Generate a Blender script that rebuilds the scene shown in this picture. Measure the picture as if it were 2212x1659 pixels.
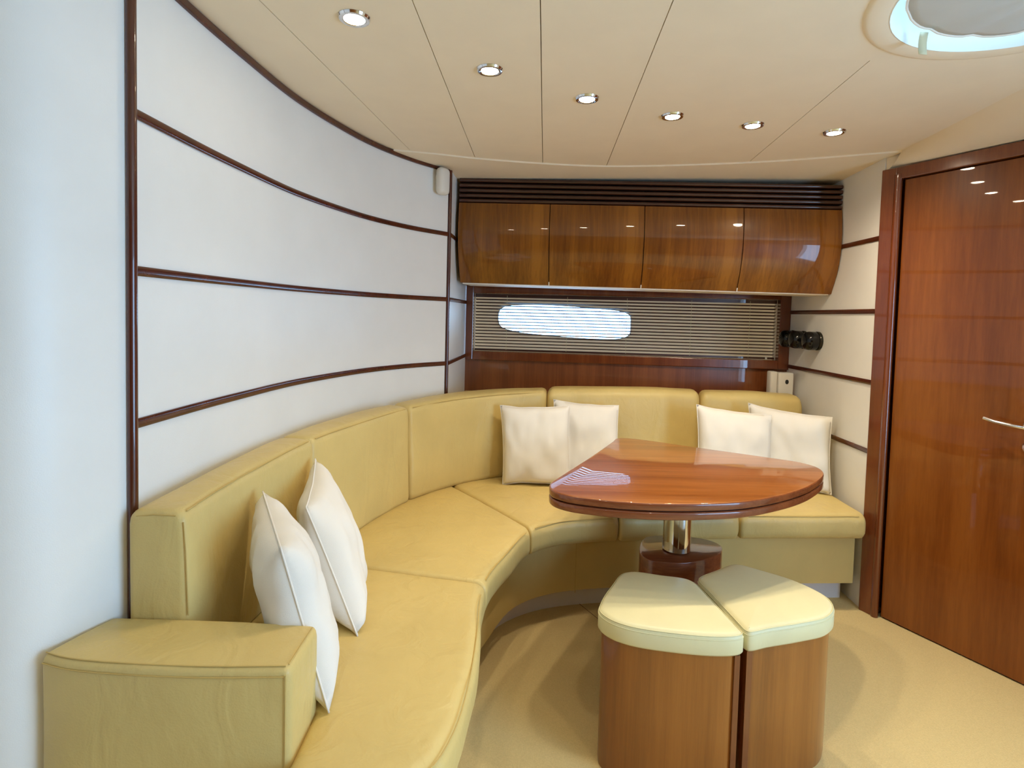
import bpy, bmesh, math, random
from mathutils import Vector, Matrix, noise

# ------------------------------------------------------------------ camera, world, exposure
sc = bpy.context.scene
COL = sc.collection
for o in list(bpy.data.objects):
    bpy.data.objects.remove(o)

EYE = 1.27
PITCH, ROLL, FPX = 0.0444, 0.026, 1200.0
cam_data = bpy.data.cameras.new('camera')
cam = bpy.data.objects.new('camera', cam_data)
COL.objects.link(cam)
cam_data.sensor_width = 36.0
cam_data.lens = 36.0 * FPX / 2212.0
cam_data.shift_y = -94.5 / 2212.0
cam_data.clip_start = 0.02
fw = Vector((0, math.cos(PITCH), -math.sin(PITCH)))
u0 = Vector((0, math.sin(PITCH), math.cos(PITCH)))
r0 = Vector((1, 0, 0))
rt = r0 * math.cos(ROLL) + u0 * math.sin(ROLL)
up = u0 * math.cos(ROLL) - r0 * math.sin(ROLL)
m = Matrix.Identity(4)
for i in range(3):
    m[i][0], m[i][1], m[i][2] = rt[i], up[i], -fw[i]
m[2][3] = EYE
cam.matrix_world = m
sc.camera = cam

SKY = (0.38, 0.65, 1.0)
SKY_STRENGTH = 12.0
LAMP = (1.0, 0.85, 0.62)
LAMP_STRENGTH = 90.0      # glowing lens of each ceiling lamp
LAMP_WATTS = 12.5         # its beam
world = bpy.data.worlds.new('sky')
sc.world = world
world.use_nodes = True
bg = world.node_tree.nodes['Background']
bg.inputs['Color'].default_value = (*SKY, 1)
bg.inputs['Strength'].default_value = SKY_STRENGTH

vs = sc.view_settings
vs.view_transform = 'Standard'
vs.look = 'None'
vs.gamma = 1.0
vs.use_curve_mapping = False
vs.exposure = 0.12
cy = sc.cycles
cy.use_denoising = True
cy.max_bounces = 7
cy.diffuse_bounces = 5
cy.glossy_bounces = 3
cy.transmission_bounces = 4
cy.adaptive_threshold = 0.02
cy.sample_clamp_indirect = 6.0
cy.caustics_reflective = False
cy.caustics_refractive = False
cy.blur_glossy = 0.3

# the companionway behind the viewpoint, the round hatch and the portlight let the sky in
def portal(name, loc, direction, sx, sy):
    l = bpy.data.lights.new(name, 'AREA')
    l.shape = 'RECTANGLE'
    l.size, l.size_y = sx, sy
    l.cycles.is_portal = True
    o = bpy.data.objects.new(name, l)
    o.location = loc
    o.rotation_euler = Vector(direction).to_track_quat('-Z', 'Y').to_euler()
    COL.objects.link(o)
portal('companionway_portal', (2.22, -0.15, 0.95), (-1, 0, 0), 1.5, 1.3)
portal('hatch_portal', (1.135, 1.195, 2.16), (0, 0, -1), 0.62, 0.62)
portal('portlight_portal', (0.32, 3.53, 1.24), (0, -1, 0), 0.9, 0.25)

# the row of ceiling lamps goes on behind the viewpoint
def beam(x, y, k=1.0, angle=110):
    l = bpy.data.lights.new('lamp_beam', 'SPOT')
    l.color = LAMP
    l.energy = LAMP_WATTS * k
    l.spot_size = math.radians(angle)
    l.spot_blend = 1.0
    l.shadow_soft_size = 0.025
    o = bpy.data.objects.new('lamp_beam', l)
    COL.objects.link(o)
    o.location = (x, y, CEIL_H - 0.016)
    return o
CEIL_H = 2.0
for x, y, k in ((-0.05, 0.45, 0.5), (0.75, 0.5, 1.2), (1.55, 0.95, 1.5), (-0.5, -0.6, 0.6), (0.4, -0.7, 1.0), (1.3, -0.6, 1.0)):
    beam(x, y, k, 125)

# ------------------------------------------------------------------ materials
def new_mat(name):
    mt = bpy.data.materials.new(name)
    mt.use_nodes = True
    nt = mt.node_tree
    return mt, nt, nt.nodes['Principled BSDF']

def coords(nt, scale=(1, 1, 1), rot=(0, 0, 0)):
    tc = nt.nodes.new('ShaderNodeTexCoord')
    mp = nt.nodes.new('ShaderNodeMapping')
    mp.inputs['Scale'].default_value = scale
    mp.inputs['Rotation'].default_value = rot
    nt.links.new(tc.outputs['Object'], mp.inputs['Vector'])
    return mp.outputs['Vector']

def noise_node(nt, vec, scale, detail=4, rough=0.55, dist=0.0):
    n = nt.nodes.new('ShaderNodeTexNoise')
    n.inputs['Scale'].default_value = scale
    n.inputs['Detail'].default_value = detail
    n.inputs['Roughness'].default_value = rough
    n.inputs['Distortion'].default_value = dist
    nt.links.new(vec, n.inputs['Vector'])
    return n.outputs['Fac']

def ramp(nt, fac, stops):
    r = nt.nodes.new('ShaderNodeValToRGB')
    while len(r.color_ramp.elements) < len(stops):
        r.color_ramp.elements.new(0.5)
    for e, (p, c) in zip(r.color_ramp.elements, stops):
        e.position = p
        e.color = (*c, 1)
    nt.links.new(fac, r.inputs['Fac'])
    return r.outputs['Color']

def bump(nt, fac, strength, dist, b):
    bn = nt.nodes.new('ShaderNodeBump')
    bn.inputs['Strength'].default_value = strength
    bn.inputs['Distance'].default_value = dist
    nt.links.new(fac, bn.inputs['Height'])
    nt.links.new(bn.outputs['Normal'], b.inputs['Normal'])

def plain(name, col, rough=0.5, metal=0.0, coat=0.0, var=0.06, vscale=6.0, bump_s=0.0, bump_scale=300.0, spec=0.5):
    mt, nt, b = new_mat(name)
    v = coords(nt)
    f = noise_node(nt, v, vscale)
    lo = tuple(c * (1 - var) for c in col)
    hi = tuple(min(1, c * (1 + var)) for c in col)
    nt.links.new(ramp(nt, f, [(0.3, lo), (0.7, hi)]), b.inputs['Base Color'])
    b.inputs['Roughness'].default_value = rough
    b.inputs['Metallic'].default_value = metal
    b.inputs['Coat Weight'].default_value = coat
    b.inputs['Coat Roughness'].default_value = 0.05
    b.inputs['Specular IOR Level'].default_value = spec
    if bump_s:
        bump(nt, noise_node(nt, v, bump_scale, 2), bump_s, 0.002, b)
    return mt

def wood(name, dark, mid, light, axis='z', scale=9.0, rough=0.22, coat=0.85, spec=0.5):
    mt, nt, b = new_mat(name)
    st = {'x': (0.035, 1, 1), 'y': (1, 0.035, 1), 'z': (1, 0.25, 0.035)}[axis]
    v = coords(nt, st)
    broad = noise_node(nt, v, scale * 1.3, 3, 0.5, 0.25)
    fine = noise_node(nt, v, scale * 14, 5, 0.7)
    mx = nt.nodes.new('ShaderNodeMath')
    mx.operation = 'MULTIPLY_ADD'
    mx.inputs[1].default_value = 0.38
    nt.links.new(fine, mx.inputs[0])
    m2 = nt.nodes.new('ShaderNodeMath')
    m2.operation = 'MULTIPLY'
    m2.inputs[1].default_value = 0.62
    nt.links.new(broad, m2.inputs[0])
    nt.links.new(m2.outputs[0], mx.inputs[2])
    nt.links.new(ramp(nt, mx.outputs[0], [(0.38, dark), (0.5, mid), (0.62, light)]), b.inputs['Base Color'])
    b.inputs['Roughness'].default_value = rough
    b.inputs['Coat Weight'].default_value = coat
    b.inputs['Coat Roughness'].default_value = 0.02
    b.inputs['Specular IOR Level'].default_value = spec
    return mt

def leather(name, col, rough=0.42, crease=0.35):
    mt, nt, b = new_mat(name)
    v = coords(nt)
    f = noise_node(nt, v, 5.0, 5)
    lo = tuple(c * 0.90 for c in col)
    nt.links.new(ramp(nt, f, [(0.3, lo), (0.7, col)]), b.inputs['Base Color'])
    b.inputs['Roughness'].default_value = rough
    b.inputs['Specular IOR Level'].default_value = 0.35
    big = noise_node(nt, coords(nt, (1, 1, 0.45)), 11.0, 3, 0.5, 1.2)
    small = noise_node(nt, v, 260.0, 2)
    mx = nt.nodes.new('ShaderNodeMath')
    mx.operation = 'MULTIPLY_ADD'
    mx.inputs[1].default_value = 0.08
    nt.links.new(small, mx.inputs[0])
    nt.links.new(big, mx.inputs[2])
    bump(nt, mx.outputs[0], crease, 0.016, b)
    return mt

M = {}
M['wall'] = plain('cream_vinyl', (0.83, 0.815, 0.775), 0.42, var=0.02, bump_s=0.15, bump_scale=500)
M['wall_core'] = plain('wall_core', (0.55, 0.5, 0.42), 0.7)
M['ceiling'] = plain('beige_headliner', (0.87, 0.75, 0.57), 0.75, var=0.02, bump_s=0.12, bump_scale=600, spec=0.25)
M['ceiling_gap'] = plain('headliner_gap', (0.30, 0.24, 0.16), 0.9)
M['trim'] = wood('dark_red_trim', (0.050, 0.009, 0.003), (0.075, 0.014, 0.005), (0.105, 0.022, 0.008), 'x', 9, 0.25, 0.35)
M['post'] = wood('dark_red_post', (0.050, 0.009, 0.003), (0.075, 0.014, 0.005), (0.105, 0.022, 0.008), 'z', 9, 0.25, 0.6)
M['slat'] = wood('dark_grille_wood', (0.028, 0.008, 0.005), (0.045, 0.012, 0.006), (0.065, 0.018, 0.009), 'x', 7, 0.3, 0.5)
M['cabinet'] = wood('cherry_cabinet', (0.12, 0.034, 0.003), (0.20, 0.066, 0.006), (0.29, 0.106, 0.010), 'z', 7, 0.3, 0.6, 0.25)
M['panel'] = wood('cherry_panel', (0.15, 0.042, 0.012), (0.20, 0.058, 0.017), (0.26, 0.082, 0.024), 'z', 9, 0.3, 0.5)
M['door'] = wood('cherry_door', (0.15, 0.037, 0.004), (0.205, 0.055, 0.007), (0.26, 0.078, 0.011), 'z', 8, 0.3, 0.6, 0.25)
M['frame'] = wood('red_door_frame', (0.12, 0.026, 0.006), (0.16, 0.036, 0.008), (0.21, 0.054, 0.012), 'z', 8)
M['table'] = wood('cherry_table_top', (0.17, 0.046, 0.008), (0.28, 0.086, 0.016), (0.38, 0.130, 0.028), 'x', 6, 0.3, 0.7, 0.2)
M['table_edge'] = wood('cherry_table_edge', (0.13, 0.032, 0.010), (0.19, 0.050, 0.016), (0.26, 0.075, 0.024), 'x', 8, 0.25, 0.7, 0.3)
M['stool'] = wood('cherry_stool', (0.19, 0.060, 0.008), (0.26, 0.086, 0.012), (0.32, 0.112, 0.017), 'z', 7, 0.3, 0.4)
M['leather'] = leather('yellow_leather', (0.66, 0.50, 0.19))
M['leather_base'] = leather('yellow_leather_base', (0.65, 0.485, 0.18), 0.5, 0.1)
M['stitch'] = plain('leather_stitching', (0.56, 0.39, 0.12), 0.6)
M['stool_top'] = leather('pale_leather', (0.72, 0.665, 0.40), 0.4, 0.06)
M['pillow'] = plain('white_cloth', (0.80, 0.76, 0.69), 0.85, var=0.02, bump_s=0.25, bump_scale=700, spec=0.2)
M['carpet'] = plain('cream_carpet', (0.68, 0.525, 0.25), 0.95, var=0.07, vscale=260, bump_s=0.9, bump_scale=420, spec=0.1)
M['plinth'] = plain('pale_plinth', (0.74, 0.71, 0.70), 0.4, var=0.02)
M['chrome'] = plain('polished_steel', (0.82, 0.82, 0.83), 0.10, 1.0, var=0.02)
M['white_plastic'] = plain('white_plastic', (0.78, 0.74, 0.66), 0.45, var=0.03)
M['black'] = plain('black_hole', (0.01, 0.01, 0.01), 0.6)
M['smoke'] = plain('smoked_black', (0.006, 0.006, 0.006), 0.12, 0.0, 0.2, spec=0.3)
M['smoke_rim'] = plain('smoked_rim', (0.035, 0.03, 0.02), 0.2, 0.5)
M['lining'] = plain('hull_lining', (0.90, 0.82, 0.70), 0.6, var=0.03)
M['fabric'] = plain('hatch_fabric', (0.62, 0.60, 0.55), 0.8, var=0.04, bump_s=0.2, bump_scale=300)
M['strap'] = plain('cream_strap', (0.72, 0.66, 0.42), 0.7)
M['rim_white'] = plain('white_rim', (0.90, 0.85, 0.74), 0.35, var=0.02)
M['blind'] = wood('mahogany_blind', (0.030, 0.006, 0.004), (0.045, 0.009, 0.006), (0.065, 0.014, 0.008), 'x', 7, 0.6, 0.0, 0.15)
M['port_lining_glow'] = plain('glowing_hull_lining', (0.90, 0.82, 0.70), 0.6, var=0.03)
M['seam_brown'] = plain('carpet_seam_brown', (0.22, 0.14, 0.06), 0.9)
M['dark_line'] = plain('dark_gap', (0.03, 0.015, 0.008), 0.8)

def fabric_translucent(key, amount, col):
    mt = M[key]
    nt = mt.node_tree
    b = nt.nodes['Principled BSDF']
    tr = nt.nodes.new('ShaderNodeBsdfTranslucent')
    tr.inputs['Color'].default_value = (*col, 1)
    mx = nt.nodes.new('ShaderNodeMixShader')
    mx.inputs[0].default_value = amount
    out = nt.nodes['Material Output']
    nt.links.new(b.outputs[0], mx.inputs[1])
    nt.links.new(tr.outputs[0], mx.inputs[2])
    nt.links.new(mx.outputs[0], out.inputs['Surface'])
fabric_translucent('fabric', 0.14, (0.75, 0.74, 0.70))
fabric_translucent('port_lining_glow', 0.15, (0.95, 0.66, 0.42))  # warm translucency added so the lining glows and reads brighter behind the slats

def glass():
    mt = bpy.data.materials.new('clear_glass')
    mt.use_nodes = True
    nt = mt.node_tree
    nt.nodes.remove(nt.nodes['Principled BSDF'])
    tr = nt.nodes.new('ShaderNodeBsdfTransparent')
    tr.inputs['Color'].default_value = (0.93, 0.96, 0.97, 1)
    gl = nt.nodes.new('ShaderNodeBsdfGlossy')
    gl.inputs['Roughness'].default_value = 0.02
    fr = nt.nodes.new('ShaderNodeFresnel')
    fr.inputs['IOR'].default_value = 1.45
    mx = nt.nodes.new('ShaderNodeMixShader')
    nt.links.new(fr.outputs[0], mx.inputs[0])
    nt.links.new(tr.outputs[0], mx.inputs[1])
    nt.links.new(gl.outputs[0], mx.inputs[2])
    nt.links.new(mx.outputs[0], nt.nodes['Material Output'].inputs['Surface'])
    return mt
M['glass'] = glass()

def lamp_mat():
    mt, nt, b = new_mat('lamp_lens')
    b.inputs['Base Color'].default_value = (0.9, 0.88, 0.8, 1)
    b.inputs['Emission Color'].default_value = (*LAMP, 1)
    b.inputs['Emission Strength'].default_value = LAMP_STRENGTH
    return mt
M['lens'] = lamp_mat()

# ------------------------------------------------------------------ helpers
WL = {}          # world location of every object built (nothing is rotated)

def link(o, parent, loc):
    COL.objects.link(o)
    WL[o.name] = Vector(loc)
    if parent is not None:
        o.parent = parent
        o.location = Vector(loc) - WL[parent.name]
    else:
        o.location = loc
    return o

def tag(o, label=None, cat=None, group=None, kind=None):
    if label: o['label'] = label
    if cat: o['category'] = cat
    if group: o['group'] = group
    if kind: o['kind'] = kind
    return o

def empty(name, loc, label=None, cat=None, group=None, kind=None):
    o = bpy.data.objects.new(name, None)
    o.empty_display_size = 0.05
    link(o, None, loc)
    return tag(o, label, cat, group, kind)

def mk(name, verts, faces, mat, parent=None, smooth=True, sharp=40):
    vs_ = [Vector(v) for v in verts]
    lo = Vector([min(v[i] for v in vs_) for i in range(3)])
    hi = Vector([max(v[i] for v in vs_) for i in range(3)])
    c = Vector(((lo.x + hi.x) / 2, (lo.y + hi.y) / 2, lo.z))
    me = bpy.data.meshes.new(name)
    bm = bmesh.new()
    bv = [bm.verts.new(v - c) for v in vs_]
    for f in faces:
        try:
            bm.faces.new([bv[i] for i in f])
        except ValueError:
            pass
    bmesh.ops.remove_doubles(bm, verts=bm.verts, dist=1e-6)
    bmesh.ops.recalc_face_normals(bm, faces=bm.faces)
    for f in bm.faces:
        f.smooth = smooth
    if smooth:
        lim = math.radians(sharp)
        for e in bm.edges:
            if len(e.link_faces) == 2 and e.calc_face_angle(0) > lim:
                e.smooth = False
    bm.to_mesh(me)
    bm.free()
    me.materials.append(M[mat])
    o = bpy.data.objects.new(name, me)
    return link(o, parent, c)

def copy_tree(o, loc, parent=None):
    c = o.copy()
    COL.objects.link(c)
    WL[c.name] = Vector(loc)
    c.parent = parent
    c.location = loc
    for ch in o.children:
        d = ch.copy()
        COL.objects.link(d)
        d.parent = c
    return c

def lerp(a, b, t):
    return tuple(x + (y - x) * t for x, y in zip(a, b))

def catmull(pts, n=8, closed=False):
    P = [Vector(p) for p in pts]
    N = len(P)
    out = []
    rng = range(N if closed else N - 1)
    for i in rng:
        if closed:
            p0, p1, p2, p3 = P[(i - 1) % N], P[i], P[(i + 1) % N], P[(i + 2) % N]
        else:
            p1, p2 = P[i], P[i + 1]
            p0 = P[i - 1] if i > 0 else p1 * 2 - p2
            p3 = P[i + 2] if i + 2 < N else p2 * 2 - p1
        # centripetal, so tight points do not overshoot
        t0 = 0.0
        t1 = t0 + max((p1 - p0).length, 1e-6) ** 0.5
        t2 = t1 + max((p2 - p1).length, 1e-6) ** 0.5
        t3 = t2 + max((p3 - p2).length, 1e-6) ** 0.5
        for k in range(n):
            t = t1 + (t2 - t1) * k / n
            a1 = p0 * ((t1 - t) / (t1 - t0)) + p1 * ((t - t0) / (t1 - t0))
            a2 = p1 * ((t2 - t) / (t2 - t1)) + p2 * ((t - t1) / (t2 - t1))
            a3 = p2 * ((t3 - t) / (t3 - t2)) + p3 * ((t - t2) / (t3 - t2))
            b1 = a1 * ((t2 - t) / (t2 - t0)) + a2 * ((t - t0) / (t2 - t0))
            b2 = a2 * ((t3 - t) / (t3 - t1)) + a3 * ((t - t1) / (t3 - t1))
            out.append(b1 * ((t2 - t) / (t2 - t1)) + b2 * ((t - t1) / (t2 - t1)))
    if not closed:
        out.append(P[-1])
    return out

def arclen(P):
    L = [0.0]
    for a, b in zip(P, P[1:]):
        L.append(L[-1] + (Vector(b) - Vector(a)).length)
    return L

def at(P, t):
    """point of a polyline at fraction t of its length"""
    L = arclen(P)
    d = max(0.0, min(1.0, t)) * L[-1]
    for i in range(len(P) - 1):
        if d <= L[i + 1] or i == len(P) - 2:
            s = L[i + 1] - L[i]
            return Vector(P[i]).lerp(Vector(P[i + 1]), 0 if s == 0 else (d - L[i]) / s)

def sub(P, t0, t1, n=24):
    return [at(P, t0 + (t1 - t0) * i / n) for i in range(n + 1)]

def nearest_t(P, q):
    q = Vector(q)
    best = min(range(401), key=lambda i: (at(P, i / 400) - q).length)
    return best / 400

def normals2(P, closed=False):
    """left-hand normals of a plan polyline"""
    out = []
    n = len(P)
    for i in range(n):
        a = P[(i - 1) % n] if closed or i > 0 else P[i]
        b = P[(i + 1) % n] if closed or i < n - 1 else P[i]
        d = Vector((b[0] - a[0], b[1] - a[1]))
        d.normalize()
        out.append(Vector((-d.y, d.x)))
    return out

def offset(P, d, closed=False):
    return [Vector((p[0] + n.x * d, p[1] + n.y * d)) for p, n in zip(P, normals2(P, closed))]

def sweep(name, path, section, mat, parent=None, sharp=40, caps=True):
    """section: list of (offset to the left of the path, z), closed ring, swept along a plan path"""
    P = [Vector(p) for p in path]
    N = normals2(P)
    V, Fc = [], []
    k = len(section)
    for p, n in zip(P, N):
        for d, z in section:
            V.append((p.x + n.x * d, p.y + n.y * d, z))
    for i in range(len(P) - 1):
        for j in range(k):
            a, b = i * k + j, i * k + (j + 1) % k
            Fc.append((a, b, b + k, a + k))
    if caps:
        Fc.append(tuple(range(k)))
        Fc.append(tuple((len(P) - 1) * k + j for j in range(k)))
    return mk(name, V, Fc, mat, parent, True, sharp)

def tube(name, pts, r, mat, parent=None, n=6, closed=False):
    P = [Vector(p) for p in pts]
    V, Fc = [], []
    N = len(P)
    prev = None
    for i in range(N):
        a = P[(i - 1) % N] if closed or i > 0 else P[i]
        b = P[(i + 1) % N] if closed or i < N - 1 else P[i]
        d = (b - a)
        d = d.normalized() if d.length > 1e-9 else Vector((0, 0, 1))
        if prev is None:
            ref = Vector((0, 0, 1)) if abs(d.z) < 0.9 else Vector((1, 0, 0))
            s = d.cross(ref).normalized()
        else:
            s = (prev - d * prev.dot(d)).normalized()
        prev = s
        t = d.cross(s)
        for j in range(n):
            an = 2 * math.pi * j / n
            V.append(P[i] + (s * math.cos(an) + t * math.sin(an)) * r)
    for i in range(N if closed else N - 1):
        for j in range(n):
            a, b = i * n + j, i * n + (j + 1) % n
            c, d = ((i + 1) % N) * n + (j + 1) % n, ((i + 1) % N) * n + j
            Fc.append((a, b, c, d))
    if not closed:
        Fc.append(tuple(range(n)))
        Fc.append(tuple((N - 1) * n + j for j in range(n)))
    return mk(name, V, Fc, mat, parent, True, 80)

def box_data(lo, hi):
    x0, y0, z0 = lo
    x1, y1, z1 = hi
    V = [(x0, y0, z0), (x1, y0, z0), (x1, y1, z0), (x0, y1, z0), (x0, y0, z1), (x1, y0, z1), (x1, y1, z1), (x0, y1, z1)]
    Fc = [(0, 3, 2, 1), (4, 5, 6, 7), (0, 1, 5, 4), (1, 2, 6, 5), (2, 3, 7, 6), (3, 0, 4, 7)]
    return V, Fc

def prism(name, poly, profile, mat, parent=None, sharp=40, crown=0.0):
    """poly: counter-clockwise plan outline; profile: list of (inset, z) from bottom to top"""
    V, Fc = [], []
    k = len(poly)
    P = [Vector((p[0], p[1])) for p in poly]
    for ins, z in profile:
        Q = offset(P, ins, True)
        V += [(q.x, q.y, z) for q in Q]
    for i in range(len(profile) - 1):
        for j in range(k):
            a, b = i * k + j, i * k + (j + 1) % k
            Fc.append((a, b, b + k, a + k))
    Fc.append(tuple(reversed(range(k))))
    base = (len(profile) - 1) * k
    if crown:
        cx = sum(p.x for p in P) / k
        cy_ = sum(p.y for p in P) / k
        ztop = profile[-1][1]
        prev = base
        for s in (0.85, 0.65, 0.4, 0.18):
            st = len(V)
            for j in range(k):
                x, y, _ = V[base + j]
                V.append((cx + (x - cx) * s, cy_ + (y - cy_) * s, ztop + crown * (1 - s * s)))
            for j in range(k):
                Fc.append((prev + j, prev + (j + 1) % k, st + (j + 1) % k, st + j))
            prev = st
        Fc.append(tuple(prev + j for j in range(k)))
    else:
        Fc.append(tuple(base + j for j in range(k)))
    return mk(name, V, Fc, mat, parent, True, sharp)

def flat_panel(name, outer, holes, z0, z1, mat, parent=None):
    """horizontal board with holes"""
    bm = bmesh.new()
    edges = []
    for loop in [outer] + holes:
        vs_ = [bm.verts.new((p[0], p[1], 0)) for p in loop]
        edges += [bm.edges.new((vs_[i], vs_[(i + 1) % len(vs_)])) for i in range(len(vs_))]
    res = bmesh.ops.triangle_fill(bm, use_beauty=True, use_dissolve=False, edges=edges)
    bm.verts.index_update()
    base = [v.co.copy() for v in bm.verts]
    tris = [tuple(v.index for v in f.verts) for f in bm.faces]
    n = len(base)
    V = [(p.x, p.y, z0) for p in base] + [(p.x, p.y, z1) for p in base]
    Fc = [t for t in tris] + [tuple(i + n for i in reversed(t)) for t in tris]
    for e in bm.edges:
        if len(e.link_faces) == 1:
            a, b = e.verts[0].index, e.verts[1].index
            Fc.append((a, b, b + n, a + n))
    bm.free()
    return mk(name, V, Fc, mat, parent, False)

def quad_board(name, a, b, z0, z1, thick, mat, parent=None, z0b=None, z1b=None):
    """upright board from plan point a to b (heights may differ at b), thick to the left of a->b"""
    z0b = z0 if z0b is None else z0b
    z1b = z1 if z1b is None else z1b
    d = (Vector(b) - Vector(a)).normalized()
    n = Vector((-d.y, d.x)) * thick
    V = [(a[0], a[1], z0), (b[0], b[1], z0b), (b[0], b[1], z1b), (a[0], a[1], z1)]
    V += [(x + n.x, y + n.y, z) for x, y, z in V]
    Fc = [(0, 1, 2, 3), (7, 6, 5, 4), (0, 4, 5, 1), (1, 5, 6, 2), (2, 6, 7, 3), (3, 7, 4, 0)]
    return mk(name, V, Fc, mat, parent, False)

def station_ts(length, er, n, k=4):
    ds = [(er * (1 - math.cos(math.pi / 2 * i / k)), er * (1 - math.sin(math.pi / 2 * i / k))) for i in range(k + 1)]
    st = [(d / length, ins) for d, ins in ds]
    t0 = ds[-1][0] / length
    mid = [(t0 + (1 - 2 * t0) * i / n, 0.0) for i in range(1, n)]
    return st + mid + [(1 - t, ins) for t, ins in reversed(st)]

def cushion(name, F, B, z0, z1, r, mat, parent=None, n=22, er=0.02, crown=0.0, z1e=None, wob=0.0, lean=0.0, seed=0):
    """padded block between a front plan line F and a back plan line B; rounded all round.
    z1e: top height at the far end; lean: how far the top front sits back from the bottom front"""
    z1e = z1 if z1e is None else z1e
    L = (arclen(F)[-1] + arclen(B)[-1]) / 2
    V, Fc = [], []
    ring = None
    for t, ins in station_ts(L, er, n):
        f, b = at(F, t), at(B, t)
        w = (f - b).length
        e = (f - b) / w
        zt = z1 + (z1e - z1) * t
        sec = []
        s0, s1, a0, a1 = ins, w - ins, z0 + ins, zt - ins
        rr = max(min(r, (s1 - s0) / 2.2, (a1 - a0) / 2.2), 0.001)
        for cx, cz, st in ((s1 - rr, a0 + rr, -90), (s1 - rr, a1 - rr, 0), (s0 + rr, a1 - rr, 90), (s0 + rr, a0 + rr, 180)):
            for q in range(6):
                an = math.radians(st + 90 * q / 5)
                sec.append((cx + rr * math.cos(an), cz + rr * math.sin(an)))
            if st == -90:
                for q in range(1, 5):
                    sec.append((s1, a0 + rr + (a1 - a0 - 2 * rr) * q / 5))
            if st == 0:
                for q in range(1, 9):
                    sec.append((s1 - rr - (s1 - s0 - 2 * rr) * q / 9, a1))
        k = len(sec)
        for s, z in sec:
            hz = (z - z0) / (zt - z0)
            if crown and hz > 0.5:
                z += crown * math.sin(math.pi * max(0, min(1, s / w))) * (4 * t * (1 - t)) ** 0.35 * (hz - 0.5) * 2
            if crown:
                s_ = s + (crown * 0.6 * math.sin(math.pi * hz) * (4 * t * (1 - t)) ** 0.35 if s > w * 0.6 else 0)
            else:
                s_ = s
            s_ -= lean * hz * (s / w)
            p = Vector((b.x + e.x * s_, b.y + e.y * s_, z))
            if wob:
                nz = noise.noise(Vector((p.x * 7 + seed, p.y * 7, p.z * 5)))
                p += Vector((e.x * nz * wob, e.y * nz * wob, nz * wob * 0.7 if hz > 0.6 else 0))
            V.append(p)
        if ring is not None:
            for j in range(k):
                Fc.append((ring + j, ring + (j + 1) % k, ring + k + (j + 1) % k, ring + k + j))
        ring = len(V) - k
    Fc.append(tuple(range(k)))
    Fc.append(tuple(ring + j for j in range(k)))
    return mk(name, V, Fc, mat, parent, True, 70)

# ------------------------------------------------------------------ plan of the cabin
CEIL = 2.0
STRIPS_L = (0.69, 1.0175, 1.344, 1.672)
STRIPS_R = (0.711, 1.0165, 1.330, 1.648)
left_main = catmull([(-0.803, 1.172), (-0.797, 1.43), (-0.785, 1.63), (-0.77, 1.82), (-0.752, 1.95), (-0.70, 2.17), (-0.62, 2.41), (-0.49, 2.645), (-0.34, 2.828)], 8)
left_near = catmull([(-1.40, -1.65), (-1.40, 0.86), (-1.37, 0.945), (-1.25, 0.958), (-1.05, 0.962), (-0.955, 0.968), (-0.905, 0.984), (-0.866, 1.022), (-0.836, 1.085), (-0.806, 1.165)], 8)
left_side = [Vector((-0.328, 2.85)), Vector((-0.307, 3.14)), Vector((-0.287, 3.43))]
right_wall = [Vector((1.62, 3.26)), Vector((1.607, 2.85)), Vector((1.590, 2.43))]
WIN_A, WIN_B = Vector((-0.287, 3.43)), Vector((1.62, 3.26))
DOOR_J, DOOR_K = Vector((1.576, 2.427)), Vector((2.02, 1.534))

# floor
fl = mk('floor', *box_data((-1.7, -1.7, -0.06), (2.4, 3.6, 0.0)), 'carpet')
tag(fl, 'cream carpet covering the cabin floor', kind='structure')
tube('carpet_seam', [(0.292, 2.478, 0.0005), (0.40, 2.28, 0.0005), (0.50, 2.10, 0.0005)], 0.0014, 'seam_brown', fl, 5)

# left wall: backing, cream panels, dark strips
def strip_section(z0, z1, proud, side=-1):
    h = z1 - z0
    return [(0.004 * -side, z0), (0.004 * -side, z1), (side * proud * 0.55, z1), (side * proud * 0.9, z1 - 0.12 * h), (side * proud, z1 - 0.35 * h), (side * proud, z0 + 0.35 * h), (side * proud * 0.9, z0 + 0.12 * h), (side * proud * 0.55, z0)]

def panelled(wall, path, levels, top, side, sname='trim_strip', pname='wall_panel'):
    zs = [0.0] + list(levels) + [top]
    for a, b in zip(zs, zs[1:]):
        lo = a if a == 0 else a + 0.002
        hi = b if b == top else b - 0.002
        sweep(pname, path, [(0, lo), (side * -0.006, lo), (side * -0.006, hi), (0, hi)], 'wall', wall)
    for z in levels:
        sweep(sname, path, strip_section(z - 0.0105, z + 0.0105, 0.007, side), 'trim', wall)

wl = sweep('wall_left', offset(left_main, 0.01), [(0, 0), (0.04, 0), (0.04, CEIL), (0, CEIL)], 'wall_core')
tag(wl, 'curved cream panelled wall with dark horizontal strips', kind='structure')
panelled(wl, left_main, STRIPS_L, CEIL, -1)
sweep('ceiling_strip', left_main, strip_section(CEIL - 0.022, CEIL, 0.010, -1), 'trim', wl)

wn = sweep('wall_near_left', left_near, [(0, 0), (0.04, 0), (0.04, CEIL), (0, CEIL)], 'wall')
tag(wn, 'smooth cream wall nearest the viewpoint left of the dark post', kind='structure')

ws = sweep('wall_corner', offset(left_side, 0.01), [(0, 0), (0.04, 0), (0.04, CEIL), (0, CEIL)], 'wall_core')
tag(ws, 'narrow cream wall return beside the window', kind='structure')
panelled(ws, left_side, STRIPS_L, CEIL, -1)

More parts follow.
